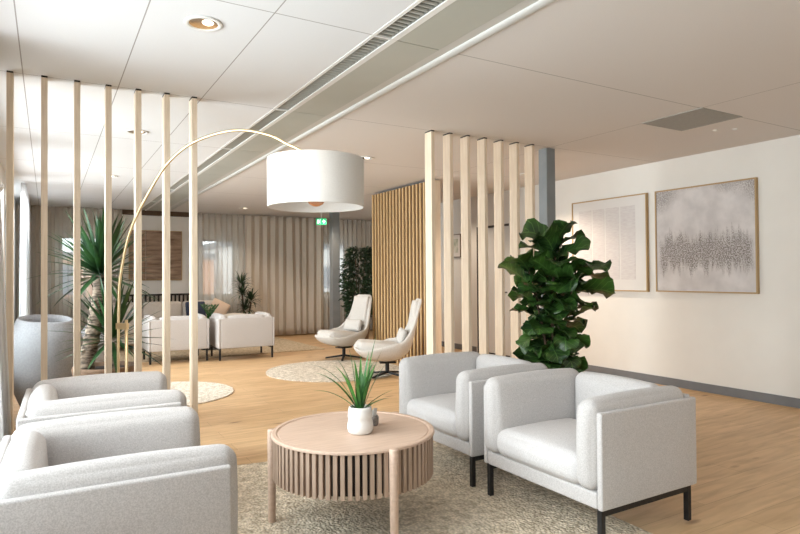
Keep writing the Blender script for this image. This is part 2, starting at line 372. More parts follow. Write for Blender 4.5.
for i, (a, b_) in enumerate(LEFT_WIN): win(i+1, 'y', a, b_, .55, 2.6, X0-.12, 'window %s along the left wall' % ['behind the camera', 'beside the camera', 'beside the near armchair', 'beside the slats', 'beside the tub seat', 'behind the white curtain'][i])
for i, (a, b_) in enumerate(BACK_WIN): win(i+7, 'x', a, b_, .95, 2.25, Y1+.1, 'far window behind the %s curtain' % ['left', 'middle', 'right'][i])
bm = B(); bx(bm, X1-.015, X1, Y0, DOOR[0]-.03, 0, .10); bx(bm, X1-.015, X1, DOOR[1]+.03, YJ, 0, .10); bx(bm, X2-.015, X2, YJ, Y1, 0, .10); struct('baseboard_right', bm, 'baseboard_grey', label='grey baseboard on the cream wall', cat='baseboard')
bm = B(); bx(bm, X0, X0+.015, Y0, Y1, 0, .10); struct('baseboard_left', bm, 'baseboard_grey', label='grey baseboard on the window wall', cat='baseboard')
bm = B(); bx(bm, X0+.015, X2-.015, Y1-.015, Y1, 0, .10); struct('baseboard_back', bm, 'baseboard_grey', label='grey baseboard on the far wall', cat='baseboard')
bm = B(); bx(bm, 1.30, 2.80, Y1-.08, Y1, H-.10, H); struct('trim_7', bm, 'stem_brown', label='dark brown band below the ceiling over the brown picture', cat='trim')  # dark brown strip along the top of the wall
bm = B(); bx(bm, X1+.03, X1+.07, DOOR[0]+.02, DOOR[1]-.03, .03, 2.225)
d = struct('door_1', bm, 'door_white', label='flush white door seen between the posts', cat='door')
bm = B(); tube(bm, [(X1-.04, DOOR[0]+.10, 1.10), (X1-.04, DOOR[0]+.22, 1.10)], .012); tube(bm, [(X1-.04, DOOR[0]+.10, 1.10), (X1+.03, DOOR[0]+.10, 1.10)], .010); obj('handle', bm, 'black_metal', d)
bm = B(); bx(bm, X1+.075, X1+.119, DOOR[0], DOOR[1], 0, 2.26); bx(bm, X1-.004, X1+.03, DOOR[1]-.028, DOOR[1], 0, 2.26); bx(bm, X1-.004, X1+.03, DOOR[0], DOOR[1]-.028, 2.228, 2.26); obj('door_gap_shade', bm, 'recess_shade', d)  # dark strips stand in for the shadow gap of the frameless door

# ------------------------------------------------------------------ slat posts
SLY = 4.86
def post():
    t = thing('wooden_post', '', 'post')
    obj('post_shaft', bevbox(-.02, .02, 0, .12, 0, H-.012, .002, 1), 'slat_wood', t)
    bm = B(); bx(bm, -.019, .019, .002, .118, H-.012, H); obj('shadow_cap', bm, 'dark_gap', t)  # near-black piece colours in the shadow gap at the post head
    return t
p0 = post()
ordn = ['Light oak post half hidden by the grey curtain at the left wall', 'light oak post in front of the big grey tub seat', 'light oak post left of the yucca trunk', 'light oak post right of the yucca trunk, left of the brass lamp pole', 'light oak post right of the brass lamp pole', 'light oak post in front of the left lounge armchair seen from behind', 'rightmost light oak post of the window side row, crossed by the lamp arc']
for i in range(7):
    x = -.225+.2035*i
    if i == 0: p0.location = (x, SLY, 0); p0['label'] = ordn[0].lower(); p0['group'] = 'oak posts beside the window'
    else: dup(p0, (x, SLY, 0), 0, ordn[i], 'oak posts beside the window')
ordr = ['leftmost post of the middle row, beside the end of the batten wall', 'second post from the batten wall in the middle row', 'third post from the batten wall, just left of the far dark door edge', 'fourth post from the batten wall, in front of the white door', 'fifth post from the batten wall, third from the grey column', 'sixth post from the batten wall, second from the grey column', 'seventh post from the batten wall, right next to the grey column']
for i in range(7): dup(p0, (3.248+.2185*i, SLY, 0), 0, 'light oak ' + ordr[i], 'oak posts in the middle of the room')

# batten wall
bw = thing('batten_wall', 'tall wall of narrow oak battens on dark brown backing behind the swivel chairs', 'slatted wall', (4.81, 7.35, 0))
bm = B(); bx(bm, .012, .17, .03, 1.72, 0, H-.04); obj('backing', bm, 'brown_backing', bw)
obj('end_panel', bevbox(-.01, .20, -.04, .03, 0, H-.02, .003), 'slat_wood', bw)
nb = 17
for i in range(nb):
    y = .075+i*.1015
    bm = B(); bx(bm, -.01, .012, y, y+.038, 0, H-.04); obj('batten', bm, 'batten_wood', bw)

# columns
cg = obj('steel_column', bevbox(-.065, .065, -.065, .065, 0, H, .004), 'column_grey'); cg.location = (4.885, 4.99, 0); tag(cg, 'square blue grey column at the right end of the middle posts', 'column')
c2 = cg.copy(); C.objects.link(c2); c2.location = (5.50, 12.2, 0); c2.scale = (1.35, 1.35, 1); c2['label'] = 'square blue grey column in front of the far curtains'

# ------------------------------------------------------------------ curtains
def curtain(name, label, mt, p0, p1, z0, z1, amp=.05, per=.15, seed=1, flare=0, cat='curtain', lean=0):
    p0, p1 = Vector(p0), Vector(p1); Ln = (p1-p0).length; d = (p1-p0)/Ln; nrm = Vector((-d.y, d.x)); nu = max(12, int(Ln/per*14)); nv = 14
    bm = B(); rnd = random.Random(seed); ph = [rnd.uniform(-.5, .5) for _ in range(int(Ln/per)+6)]
    V = []
    for j in range(nv+1):
        t = j/nv; row = []
        for i in range(nu+1):
            s = Ln*i/nu; c = s/per; k = int(c)
            jit = ph[k]*(1-(c-k))+ph[k+1]*(c-k)
            a = 2*PI*c + jit*3.0*(1-t*.5)
            off = amp*(math.sin(a)*(1-.35*t) + .28*math.sin(2.1*a+jit*4)*(1-t)) + amp*.35*jit*(1-t)
            ss = s + per*.17*math.sin(a*2)*(1-t*.5)
            ss = Ln/2 + (ss-Ln/2)*(1-flare*t)
            q = p0 + d*ss + nrm*off
            row.append(bm.verts.new((q.x-lean*t, q.y, z0+(z1-z0)*t)))
        V.append(row)
    for j in range(nv):
        for i in range(nu): bm.faces.new((V[j][i], V[j][i+1], V[j+1][i+1], V[j+1][i]))
    o = obj(name, bm, mt, smooth=True); md = o.modifiers.new('thick', 'SOLIDIFY'); md.thickness = .002
    return tag(o, label, cat)
curtain('curtain', 'beige folded curtain on the far wall left of the brown picture', 'curtain_sheer', (-.3, 13.5), (1.32, 13.5), .02, H-.02, per=.13, seed=3)
curtain('curtain', 'sheer far curtain over the bright window right of the brown picture', 'curtain_sheer', (2.80, 13.5), (3.85, 13.5), .02, H-.02, per=.13, seed=4)
curtain('curtain', 'wide opaque beige curtain with deep folds behind the dark palm', 'curtain_cloth', (3.86, 13.47), (5.78, 13.47), .02, H-.02, amp=.05, per=.19, seed=5)
curtain('curtain', 'sheer far curtain behind the exit sign and the far grey column', 'curtain_sheer', (5.79, 13.5), (7.45, 13.5), .02, H-.02, per=.13, seed=6)
curtain('curtain', 'white sheer curtain at the far end of the window wall', 'curtain_white', (-.31, 10.3), (-.31, 13.2), .02, H-.02, amp=.05, per=.2, seed=7)
curtain('curtain', 'grey curtain bunched at the left edge of the photo behind the armchairs', 'curtain_grey', (-.24, 4.12), (-.245, 4.71), .02, H-.02, amp=.045, per=.22, seed=8, lean=.085)

# ------------------------------------------------------------------ rugs
def rug(name, label, mt, pts=None, circle=None, th=.012):
    bm = B()
    if circle:
        cx, cy, r = circle; n = 160; rnd = random.Random(3)
        ring = [(cx+(r+rnd.uniform(-.006, .006))*math.cos(2*PI*i/n), cy+(r+rnd.uniform(-.006, .006))*math.sin(2*PI*i/n)) for i in range(n)]
    else: ring = pts
    a = [bm.verts.new((x, y, .001)) for x, y in ring]; b_ = [bm.verts.new((x, y, th)) for x, y in ring]
    bm.faces.new(a[::-1]); bm.faces.new(b_)
    for i in range(len(ring)): bm.faces.new((a[i], a[(i+1) % len(ring)], b_[(i+1) % len(ring)], b_[i]))
    return tag(obj(name, bm, mt), label, 'rug')
rug('wool_rug', 'rectangular speckled beige wool rug under the slatted coffee table', 'wool_rug', pts=[(.35, 1.0), (2.74, 1.0), (2.86, 4.16), (.35, 4.56)])
rug('round_rug', 'round cream rug under the two swivel chairs', 'pale_rug', circle=(3.66, 8.15, .99))
rug('round_rug', 'round cream rug behind the window side posts, near the lamp', 'pale_rug', circle=(1.15, 7.59, .84))
rug('lounge_rug', 'large rectangular tan rug in the far seating area', 'tan_rug', pts=[(1.0, 10.6), (4.56, 10.6), (4.5, 13.2), (1.0, 13.2)])

# ------------------------------------------------------------------ armchairs
def armchair():
    t = thing('lounge_armchair', '', 'armchair'); W, D = .94, .78
    P = .034
    for s in (-1, 1):   # outer side panels
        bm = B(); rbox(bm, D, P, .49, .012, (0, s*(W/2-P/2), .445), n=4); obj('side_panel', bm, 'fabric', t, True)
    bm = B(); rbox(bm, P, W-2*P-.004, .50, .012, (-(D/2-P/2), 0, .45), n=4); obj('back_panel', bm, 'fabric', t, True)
    bm = B(); rbox(bm, D-P-.004, W-2*P-.004, .085, .014, (P/2, 0, .2425), n=4); obj('seat_base', bm, 'fabric', t, True)
    iw = W-2*P
    # arm cushions
    for s in (-1, 1):
        bm = B()
        def fn(p, s=s):
            k = max(0, (p.z)/.23)
            p = Vector(p); p.x -= .0 ; p.y += s*.012*k*k
            return p
        rbox(bm, D-P+.03, .128, .46, .058, (P/2+.018, s*(iw/2-.065), .516), n=8, puff=(.010, .014, .014), fn=fn)
        obj('arm_cushion', bm, 'fabric', t, True)
    bm = B(); rbox(bm, .13, iw-.262, .455, .055, (-(D/2-P-.068), 0, .5135), n=10, puff=(.02, 0, .012)); obj('back_cushion', bm, 'fabric', t, True)
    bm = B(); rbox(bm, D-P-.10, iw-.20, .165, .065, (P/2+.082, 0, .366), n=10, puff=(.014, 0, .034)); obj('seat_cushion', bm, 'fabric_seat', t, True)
    for s in (-1, 1):
        y = s*(W/2-.032)
        bm = B(); bx(bm, -D/2+.065, D/2-.045, y-.013, y+.013, .166, .20); obj('side_rail', bm, 'black_metal', t)
        for x in (D/2-.03, -D/2+.05):
            obj('leg', bevbox(x-.015, x+.015, y-.015, y+.015, 0, .20, .002, 1), 'black_metal', t)
    return t
ac = armchair(); RX = 2.375+.39
ac.location = (RX, 2.54, .012); ac.rotation_euler = (0, 0, PI); ac['label'] = 'light grey armchair on the right, nearest the camera, its side panel facing us'
ac['group'] = 'grey armchairs with black legs'
dup(ac, (RX, 3.60, .012), PI, 'light grey armchair behind the coffee table, next to the fiddle leaf plant')
dup(ac, (.210, 2.71, .012), -.025, 'light grey armchair in the bottom left corner, cut by the frame')
dup(ac, (.265, 3.97, .012), -.02, 'light grey armchair on the left, right in front of the oak posts')
dup(ac, (1.84, 10.55, .012), PI/2, 'light grey armchair seen from behind between two window side posts', 'grey armchairs with black legs')
dup(ac, (2.90, 10.35, .012), PI/2-.04, 'light grey armchair seen from behind, standing free right of the posts', 'grey armchairs with black legs')

# ------------------------------------------------------------------ coffee table
TC = (1.495, 3.07); TR = .458
t = thing('coffee_table', 'round light oak coffee table with slatted drum sides', 'coffee table', (*TC, .012)); DZ = .024
bm = B(); lathe(bm, [(0, .503), (TR-.008, .503), (TR, .506), (TR, .516), (TR-.006, .521), (TR-.026, .521), (TR-.030, .517), (TR-.034, .513), (TR-.038, .517), (0, .517)], 96); obj('table_top', bm, 'table_wood', t)
bm = B(); ns = 76
for i in range(ns):
    a = 2*PI*i/ns; M = Matrix.Rotation(a, 4, 'Z') @ Matrix.Translation((TR-.020, 0, 0)); bx(bm, -.012, .012, -.0105, .0105, .281, .503, M)
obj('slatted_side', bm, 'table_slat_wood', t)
bm = B(); lathe(bm, [(TR-.036, .292), (TR-.036, .502), (TR-.045, .502), (TR-.045, .292), (TR-.036, .292)], 96); lathe(bm, [(TR-.046, .302), (0, .302)], 96); obj('inner_drum', bm, 'dark_gap', t)
for ang in (149.5, 269.5, 389.5):
    a = math.radians(ang); bm = B(); lathe(bm, [(0, 0), (.019, 0), (.021, .006), (.024, .44), (.024, .514), (.021, .520), (0, .520)], 24, ((TR+.007)*math.cos(a), (TR+.007)*math.sin(a), 0)); obj('leg', bm, 'table_wood', t, True)

# leaves
def blade(bm, base, az, el, ln, wd, droop=.5, n=8, fold=.35, twist=0):
    p = Vector(base); pts = []; e = el
    for i in range(n+1):
        pts.append((p.copy(), e)); d_ = Vector((math.cos(e)*math.cos(az), math.cos(e)*math.sin(az), math.sin(e))); p = p + d_*(ln/n); e -= droop/n*(.4+1.2*i/n)
    side = Vector((-math.sin(az+twist), math.cos(az+twist), 0)); prev = None
    for i, (q, e) in enumerate(pts):
        s = i/n; wdt = wd*(.55+.45*math.sin(min(1, s*2.2)*PI/2))*(1-s**2.6)+.0006
        up_ = Vector((-math.sin(e)*math.cos(az), -math.sin(e)*math.sin(az), math.cos(e)))
        row = [bm.verts.new(q-side*wdt/2+up_*wdt*fold/2), bm.verts.new(q), bm.verts.new(q+side*wdt/2+up_*wdt*fold/2)]
        if prev:
            bm.faces.new((prev[0], prev[1], row[1], row[0])); bm.faces.new((prev[1], prev[2], row[2], row[1]))
        prev = row
# vase with grass leaves on the table
ZT = .5295
v = thing('potted_plant', 'small spiky green plant in a white vase on the coffee table', 'plant', (1.495, 2.985, ZT))
bm = B(); lathe(bm, [(0, 0), (.058, 0), (.068, .010), (.073, .035), (.068, .066), (.064, .080), (.070, .092), (.066, .118), (.063, .142), (.058, .146), (.053, .142), (.053, .02), (0, .02)], 40); obj('vase', bm, 'ceramic_white', v, True)
bm = B(); lathe(bm, [(0, .128), (.054, .128)], 20); obj('soil', bm, 'soil', v)
rnd = random.Random(11); bm = B()
LFT = math.atan2(.5075, -.8616); RGT = LFT+PI
spec = [(LFT+.2, 1.15, .30, 1.1), (LFT-.3, .95, .27, 1.0), (LFT+.5, .75, .24, .9), (LFT-.1, 1.35, .25, .5), (RGT+.4, 1.42, .34, .15), (RGT, 1.35, .29, .3), (RGT-.3, .75, .17, .5), (RGT+.3, .50, .13, .5), (RGT+.9, 1.45, .26, .2), (LFT, 1.50, .30, .2), (LFT+1.3, 1.45, .24, .4), (RGT+1.6, 1.3, .25, .5), (LFT+.9, 1.2, .26, .7)]
for _ in range(16): spec.append((rnd.uniform(0, 2*PI), rnd.uniform(1.0, 1.5), rnd.uniform(.13, .24), rnd.uniform(.2, .8)))
for az, el, ln, dr in spec: blade(bm, (.018*math.cos(az), .018*math.sin(az), .126), az, el, ln*1.25, .025, dr, 9)
obj('foliage', bm, 'grass_green', v, True)
cpt = thing('card_holder', 'small grey stone cup holding pale cards behind the white vase', 'cup', (1.632, 3.09, ZT))
bm = B(); lathe(bm, [(0, 0), (.024, 0), (.031, .012), (.032, .045), (.027, .060), (.023, .060), (.023, .01), (0, .01)], 28); obj('cup', bm, 'stone_grey', cpt, True)
bm = B(); bx(bm, -.014, .010, -.004, -.002, .01, .10, Matrix.Rotation(.15, 4, 'Y')); bx(bm, -.012, .012, .003, .005, .01, .088, Matrix.Rotation(-.1, 4, 'Y')); obj('card', bm, 'door_white', cpt)

# ------------------------------------------------------------------ arc lamp
lp = thing('arc_floor_lamp', 'tall brass arc floor lamp with a large white drum shade', 'floor lamp', (.446, 4.65, 0))
def rel(p): return (p[0]-.446, p[1]-4.65, p[2])
arc = [(.430, 4.668, .06), (.430, 4.668, .8), (.431, 4.666, 1.03), (.433, 4.664, 1.2), (.441, 4.655, 1.389), (.485, 4.613, 1.664), (.546, 4.553, 1.852), (.651, 4.452, 2.078), (.725, 4.381, 2.199), (.837, 4.272, 2.308), (.986, 4.128, 2.372), (1.131, 3.988, 2.384), (1.273, 3.851, 2.336), (1.36, 3.767, 2.272), (1.44, 3.69, 2.215), (1.505, 3.63, 2.12)]
def smooth_pts(P, k=6):
    P = [Vector(p) for p in P]; out = []
    for i in range(len(P)-1):
        a, b_, c, d_ = P[max(i-1, 0)], P[i], P[i+1], P[min(i+2, len(P)-1)]
        for j in range(k):
            s = j/k; out.append(.5*((2*b_)+(c-a)*s+(2*a-5*b_+4*c-d_)*s*s+(-a+3*b_-3*c+d_)*s**3))
    return out+[P[-1]]
bm = B(); tube(bm, smooth_pts([rel(p) for p in arc]), .0095, 12); obj('arc_tube', bm, 'brass', lp, True)
bm = B(); tube(bm, [(.032, -.032, .05), (.032, -.032, 1.10)], .0105, 14); obj('stand_pole', bm, 'brass', lp, True)
M = Matrix.Translation((.008, -.008, 1.055)) @ Matrix.Rotation(-PI/4, 4, 'Z')
bm = B(); bx(bm, -.045, .045, -.013, .013, -.022, .022, M); obj('clamp', bm, 'brass', lp)
bm = B(); lathe(bm, [(0, 0), (.15, 0), (.15, .045), (.145, .05), (0, .05)], 48); obj('lamp_base', bm, 'black_metal', lp)
sh = Vector(rel((1.507, 3.63, 0)))
SR, SB, ST = .312, 1.848, 2.158
bm = B(); lathe(bm, [(SR, SB), (SR, ST), (SR-.003, ST+.002), (SR-.006, ST), (SR-.006, SB), (SR-.003, SB-.002), (SR, SB)], 96, (sh.x, sh.y, 0)); obj('lamp_shade', bm, 'shade_cloth', lp, True)
bm = B()
for k in range(3):
    a = k*2*PI/3+.4; tube(bm, [(sh.x, sh.y, 2.12), (sh.x+(SR-.007)*math.cos(a), sh.y+(SR-.007)*math.sin(a), 2.15)], .003, 6)
obj('shade_spider', bm, 'brass', lp)
bm = B(); lathe(bm, [(0, 2.13), (.03, 2.13), (.034, 2.08), (.03, 2.03), (0, 2.03)], 24, (sh.x, sh.y, 0)); obj('socket', bm, 'brass', lp, True)
bm = B(); lathe(bm, [(.018, 2.03), (.05, 1.99), (.066, 1.935), (.062, 1.895), (.045, 1.868), (.02, 1.855), (0, 1.852)], 32, (sh.x, sh.y, 0)); obj('bulb', bm, 'copper', lp, True)

# ------------------------------------------------------------------ swivel lounge chairs
def swivel():
    t = thing('swivel_chair', '', 'chair')
    prof = [(.45, .42), (.435, .375), (.36, .30), (.22, .245), (.02, .22), (-.16, .24), (-.27, .33), (-.325, .46), (-.35, .60), (-.38, .73), (-.41, .86), (-.435, .96), (-.452, 1.03), (-.458, 1.062)]
    hw =   [.17, .24, .30, .345, .365, .37, .36, .335, .285, .25, .235, .225, .20, .13]
    lift = [.01, .04, .10, .17, .235, .27, .25, .17, .085, .045, .035, .03, .02, .01]
    ns = 14; bm = B(); rows = []
    for i, (x, z) in enumerate(prof):
        a = prof[max(i-1, 0)]; c = prof[min(i+1, len(prof)-1)]; tx, tz = c[0]-a[0], c[1]-a[1]; l_ = math.hypot(tx, tz); nx, nz_ = tz/l_, -tx/l_
        row = []
        for j in range(ns+1):
            s = -1+2*j/ns; k = abs(s)**2.6*lift[i]; yy = hw[i]*math.sin(s*PI/2*.96)
            row.append(bm.verts.new((x+nx*k*.75, yy, z+nz_*k+ (0 if i > 6 else 0))))
        rows.append(row)
    for a, b_ in zip(rows, rows[1:]):
        for j in range(ns): bm.faces.new((a[j], a[j+1], b_[j+1], b_[j]))
    o = obj('shell', bm, 'shell_fabric', t, True); md = o.modifiers.new('thick', 'SOLIDIFY'); md.thickness = .045; md.offset = 0
    md = o.modifiers.new('sub', 'SUBSURF'); md.levels = 1; md.render_levels = 1
    bm = B(); rbox(bm, .62, .56, .16, .06, (.11, 0, .385), n=8, puff=(.03, .02, .02), fn=lambda p: Vector((p.x, p.y*(1-.25*max(0, p.x/.28)**2), p.z+.03*(p.x/.28)))); obj('seat_cushion', bm, 'shell_fabric', t, True)
    M = Matrix.Translation((-.20, 0, .55)) @ Matrix.Rotation(-.3, 4, 'Y')
    bm = B(); rbox(bm, .07, .40, .20, .034, n=6, puff=(.018, .0, .0), M=M); obj('lumbar_cushion', bm, 'shell_fabric', t, True)
    M = Matrix.Translation((-.362, 0, .79)) @ Matrix.Rotation(-.19, 4, 'Y')
    bm = B(); rbox(bm, .06, .38, .50, .028, n=8, puff=(.012, .0, .0), M=M); obj('back_pad', bm, 'shell_fabric', t, True)
    bm = B(); tube(bm, [(0, 0, .05), (0, 0, .20)], .028, 16); bx(bm, -.11, .11, -.09, .09, .18, .198); obj('column', bm, 'black_metal', t)
    bm = B()
    for k in range(4):
        M = Matrix.Rotation(k*PI/2+PI/4, 4, 'Z'); vs = bx(bm, .0, .31, -.022, .022, .0, .07)
        for v_ in vs:
            if v_.co.x > .1:
                v_.co.y *= .6; v_.co.z = v_.co.z*.32 if v_.co.z > .01 else 0
            elif v_.co.z < .01: v_.co.z = .04
            v_.co = M @ v_.co
    obj('star_base', bm, 'black_metal', t)
    return t
sc = swivel(); sc.location = (4.29, 9.16, .012); sc.rotation_euler = (0, 0, math.radians(-166)); sc['label'] = 'light upholstered swivel chair farther away, its cushioned front half facing us'; sc['group'] = 'swivel chairs by the batten wall'
dup(sc, (4.06, 7.26, .012), math.radians(156), 'light upholstered swivel chair seen side on, nearer and overlapping the batten wall')

# ------------------------------------------------------------------ tub seats
def tub(label, loc, rz, sx, h):
    t = thing('tub_seat', label, 'armchair', loc, rz, 'round tub seats by the window wall')
    def fn(co):
        a = math.atan2(co.y, co.x); k = .5+.5*math.cos(a); f_ = max(0, (co.z-.76*h)/(.14*h)); f_ *= f_
        return Vector((co.x*sx, co.y*sx, co.z + f_*k*.06*h))
    bm = B(); lathe(bm, [(0, .03), (.17, .03), (.21, .07), (.275, .22*h), (.325, .42*h), (.352, .62*h), (.345, .73*h), (.320, .80*h), (.290, .845*h), (.268, .875*h), (.255, .895*h), (.240, .90*h), (.228, .87*h), (.22, .78*h), (.21, .62*h), (0, .60*h)], 56, fn=fn); obj('shell', bm, 'tub_grey', t, True)
    bm = B(); lathe(bm, [(0, .0), (.17*sx, 0), (.17*sx, .035), (0, .035)], 32); obj('plinth', bm, 'black_metal', t)
    bm = B(); lathe(bm, [(0, .60*h), (.20*sx, .60*h), (.215*sx, .64*h), (.19*sx, .69*h), (0, .70*h)], 40); obj('seat_cushion', bm, 'tub_grey', t, True)
    return t
tub('large rounded pale grey tub seat behind the first posts by the window', (-.02, 7.15, 0), math.radians(115), .98, 1.06)
tub('smaller pale tub seat glimpsed behind the yucca trunks', (.70, 10.4, 0), math.radians(60), .80, .72)

# ------------------------------------------------------------------ yucca
yu = thing('yucca_plant', 'big yucca with rough trunks and spiky leaves in a brown pot behind the posts', 'plant', (.46, 6.15, 0))
bm = B(); lathe(bm, [(0, 0), (.17, 0), (.20, .02), (.27, .53), (.278, .57), (.27, .59), (.25, .59), (.24, .54), (0, .54)], 48); obj('pot', bm, 'terracotta', yu, True)
bm = B(); lathe(bm, [(0, .555), (.24, .555)], 32); obj('soil', bm, 'soil', yu)
def bark_trunk(pts, r0_, r1_):
    P = smooth_pts(pts, 10); n = len(P); bm = B(); tube(bm, P, [(r0_+(r1_-r0_)*i/n)*(1+.10*math.sin(i*1.9)+random.uniform(-.04, .04)) for i in range(n)], 14); return bm
obj('trunk', bark_trunk([(-.17, .03, .40), (-.15, .02, .65), (-.10, .01, .9), (-.06, 0, 1.18), (-.04, 0, 1.42)], .075, .055), 'bark', yu, True)
obj('trunk', bark_trunk([(.04, -.04, .40), (.05, -.03, .6), (.06, -.02, .78)], .06, .05), 'bark', yu, True)
def crown(bm, base, n, l0, l1, wd, rnd, lo=-.3, hi=1.5, droop=.35):
    for i in range(n):
        az = i*2.399+rnd.uniform(-.2, .2); s = i/n; el = lo+(hi-lo)*s**.8+rnd.uniform(-.12, .12); ln = l0+(l1-l0)*rnd.random()
        blade(bm, (base[0]+.03*math.cos(az), base[1]+.03*math.sin(az), base[2]+.10*s), az, el, ln, wd*rnd.uniform(.8, 1.1), droop*rnd.uniform(.3, 1.5)*(1-.6*s), 8, .3)
rnd = random.Random(5); bm = B(); crown(bm, (-.04, 0, 1.40), 100, .42, .62, .056, rnd, -.35, droop=.5); obj('foliage', bm, 'yucca_green', yu, True)
bm = B(); crown(bm, (.06, -.02, .80), 70, .40, .62, .048, rnd, -.5); obj('foliage', bm, 'yucca_green', yu, True)

# ------------------------------------------------------------------ fiddle leaf fig
m = mat('fiddle_leaf', (.03, .10, .02), .38, 0, .5); b = m.node_tree.nodes['Principled BSDF']
uv = N(m, 'ShaderNodeUVMap'); sp = N(m, 'ShaderNodeSeparateXYZ'); L(m, uv.outputs[0], sp.inputs[0])
ab = N(m, 'ShaderNodeMath', operation='SUBTRACT'); L(m, sp.outputs[0], ab.inputs[0]); ab.inputs[1].default_value = .5
ab2 = N(m, 'ShaderNodeMath', operation='ABSOLUTE'); L(m, ab.outputs[0], ab2.inputs[0])
mid = N(m, 'ShaderNodeMath', operation='LESS_THAN'); L(m, ab2.outputs[0], mid.inputs[0]); mid.inputs[1].default_value = .022
k1 = N(m, 'ShaderNodeMath', operation='MULTIPLY'); L(m, ab2.outputs[0], k1.inputs[0]); k1.inputs[1].default_value = .55
k2 = N(m, 'ShaderNodeMath', operation='SUBTRACT'); L(m, sp.outputs[1], k2.inputs[0]); L(m, k1.outputs[0], k2.inputs[1])
k3 = N(m, 'ShaderNodeMath', operation='MULTIPLY'); L(m, k2.outputs[0], k3.inputs[0]); k3.inputs[1].default_value = 6.5
k4 = N(m, 'ShaderNodeMath', operation='FRACT'); L(m, k3.outputs[0], k4.inputs[0])
k5 = N(m, 'ShaderNodeMath', operation='LESS_THAN'); L(m, k4.outputs[0], k5.inputs[0]); k5.inputs[1].default_value = .10
k6 = N(m, 'ShaderNodeMath', operation='MAXIMUM'); L(m, mid.outputs[0], k6.inputs[0]); L(m, k5.outputs[0], k6.inputs[1])
tc = N(m, 'ShaderNodeTexCoord'); nz = N(m, 'ShaderNodeTexNoise'); nz.inputs['Scale'].default_value = 4; L(m, tc.outputs['Object'], nz.inputs['Vector'])
cr = N(m, 'ShaderNodeValToRGB'); cr.color_ramp.elements[0].position = .35; cr.color_ramp.elements[1].position = .68
cr.color_ramp.elements[0].color = (.008, .028, .008, 1); cr.color_ramp.elements[1].color = (.04, .105, .014, 1); L(m, nz.outputs['Fac'], cr.inputs[0])
mx = N(m, 'ShaderNodeMix', data_type='RGBA'); k7 = N(m, 'ShaderNodeMath', operation='MULTIPLY'); L(m, k6.outputs[0], k7.inputs[0]); k7.inputs[1].default_value = .55
L(m, k7.outputs[0], mx.inputs[0]); L(m, cr.outputs[0], mx.inputs[6]); mx.inputs[7].default_value = (.12, .24, .06, 1); L(m, mx.outputs[2], b.inputs['Base Color'])
WT = [(0, .04), (.06, .20), (.16, .36), (.28, .40), (.40, .38), (.52, .46), (.66, .60), (.78, .63), (.88, .54), (.95, .36), (1, .10)]
def fiddle(bm, base, az, el, ln, droop, roll, rnd):
    uvl = bm.loops.layers.uv.verify(); p = Vector(base); e = el; rows = []; prevt = 0
    ph = rnd.uniform(0, 6)
    for t_, wv in WT:
        ds = (t_-prevt)*ln; prevt = t_
        d_ = Vector((math.cos(e)*math.cos(az), math.cos(e)*math.sin(az), math.sin(e))); p = p+d_*ds; e -= droop*(ds/ln)
        side = Vector((-math.sin(az), math.cos(az), 0)); up_ = d_.cross(side)*-1
        if up_.z < 0 and abs(e) < 1.2: up_ = -up_
        side2 = side*math.cos(roll)+up_*math.sin(roll); up2 = up_*math.cos(roll)-side*math.sin(roll)
        row = []
        for j in range(7):
            s = -1+j/3; w_ = wv*ln*.66; wob = .022*math.sin(ph+t_*17+s*2)*abs(s)*ln/.28
            row.append((bm.verts.new(p+side2*s*w_+up2*(abs(s)**1.4*w_*.28+wob)), (.5+s*.5, t_)))
        rows.append(row)
    for a, b_ in zip(rows, rows[1:]):
        for j in range(6):
            q = [a[j], a[j+1], b_[j+1], b_[j]]; f_ = bm.faces.new([v_[0] for v_ in q])
            for lo, v_ in zip(f_.loops, q): lo[uvl].uv = v_[1]
ff = thing('fiddle_leaf_fig', 'fiddle leaf fig with big dark leaves behind the right armchairs', 'plant', (3.93, 3.97, 0))
bm = B(); lathe(bm, [(0, 0), (.14, 0), (.16, .02), (.20, .36), (.205, .40), (.195, .41), (.18, .40), (.175, .35), (0, .35)], 48); obj('pot', bm, 'pot_grey', ff, True)
bm = B(); lathe(bm, [(0, .36), (.178, .36)], 32); obj('soil', bm, 'soil', ff)
stems = [[(.0, .0, .34), (.02, .01, .8), (.0, .0, 1.2), (.03, -.02, 1.5), (.02, 0, 1.66)], [(.02, .03, .34), (.08, -.03, .8), (.14, -.08, 1.15), (.20, -.11, 1.46)], [(-.03, .0, .34), (-.06, .03, .8), (-.12, .08, 1.2), (-.19, .11, 1.48)]]
for s_ in stems:
    P = smooth_pts(s_, 6); bm = B(); tube(bm, P, [.015-.009*i/len(P) for i in range(len(P))], 8); obj('stem', bm, 'stem_brown', ff, True)
rnd = random.Random(21); bm = B()
for si, s_ in enumerate(stems):
    P = smooth_pts(s_, 6); n = [50, 26, 26][si]
    for i in range(n):
        s = (i+.5)/n; z = .50+(P[-1].z-.50)*s
        q = min(P, key=lambda p: abs(p.z-z)); az = i*2.399+si*1.3
        top = max(0, (z-1.25)/.4); el = rnd.uniform(.1, .7)+top*.6; ln = rnd.uniform(.27, .34)*(1.08 if z > 1.2 else .88)
        fiddle(bm, (q.x+.02*math.cos(az), q.y+.02*math.sin(az), z), az, el, ln, rnd.uniform(.3, 1.5) if z > .9 else rnd.uniform(1.2, 2.0), rnd.uniform(-.7, .7), rnd)
fiddle(bm, (.02, 0, 1.60), RGT, 1.35, .25, .4, .2, rnd); fiddle(bm, (.0, 0, 1.56), RGT+2, 1.2, .26, .4, 0, rnd)
obj('foliage', bm, 'fiddle_leaf', ff, True)

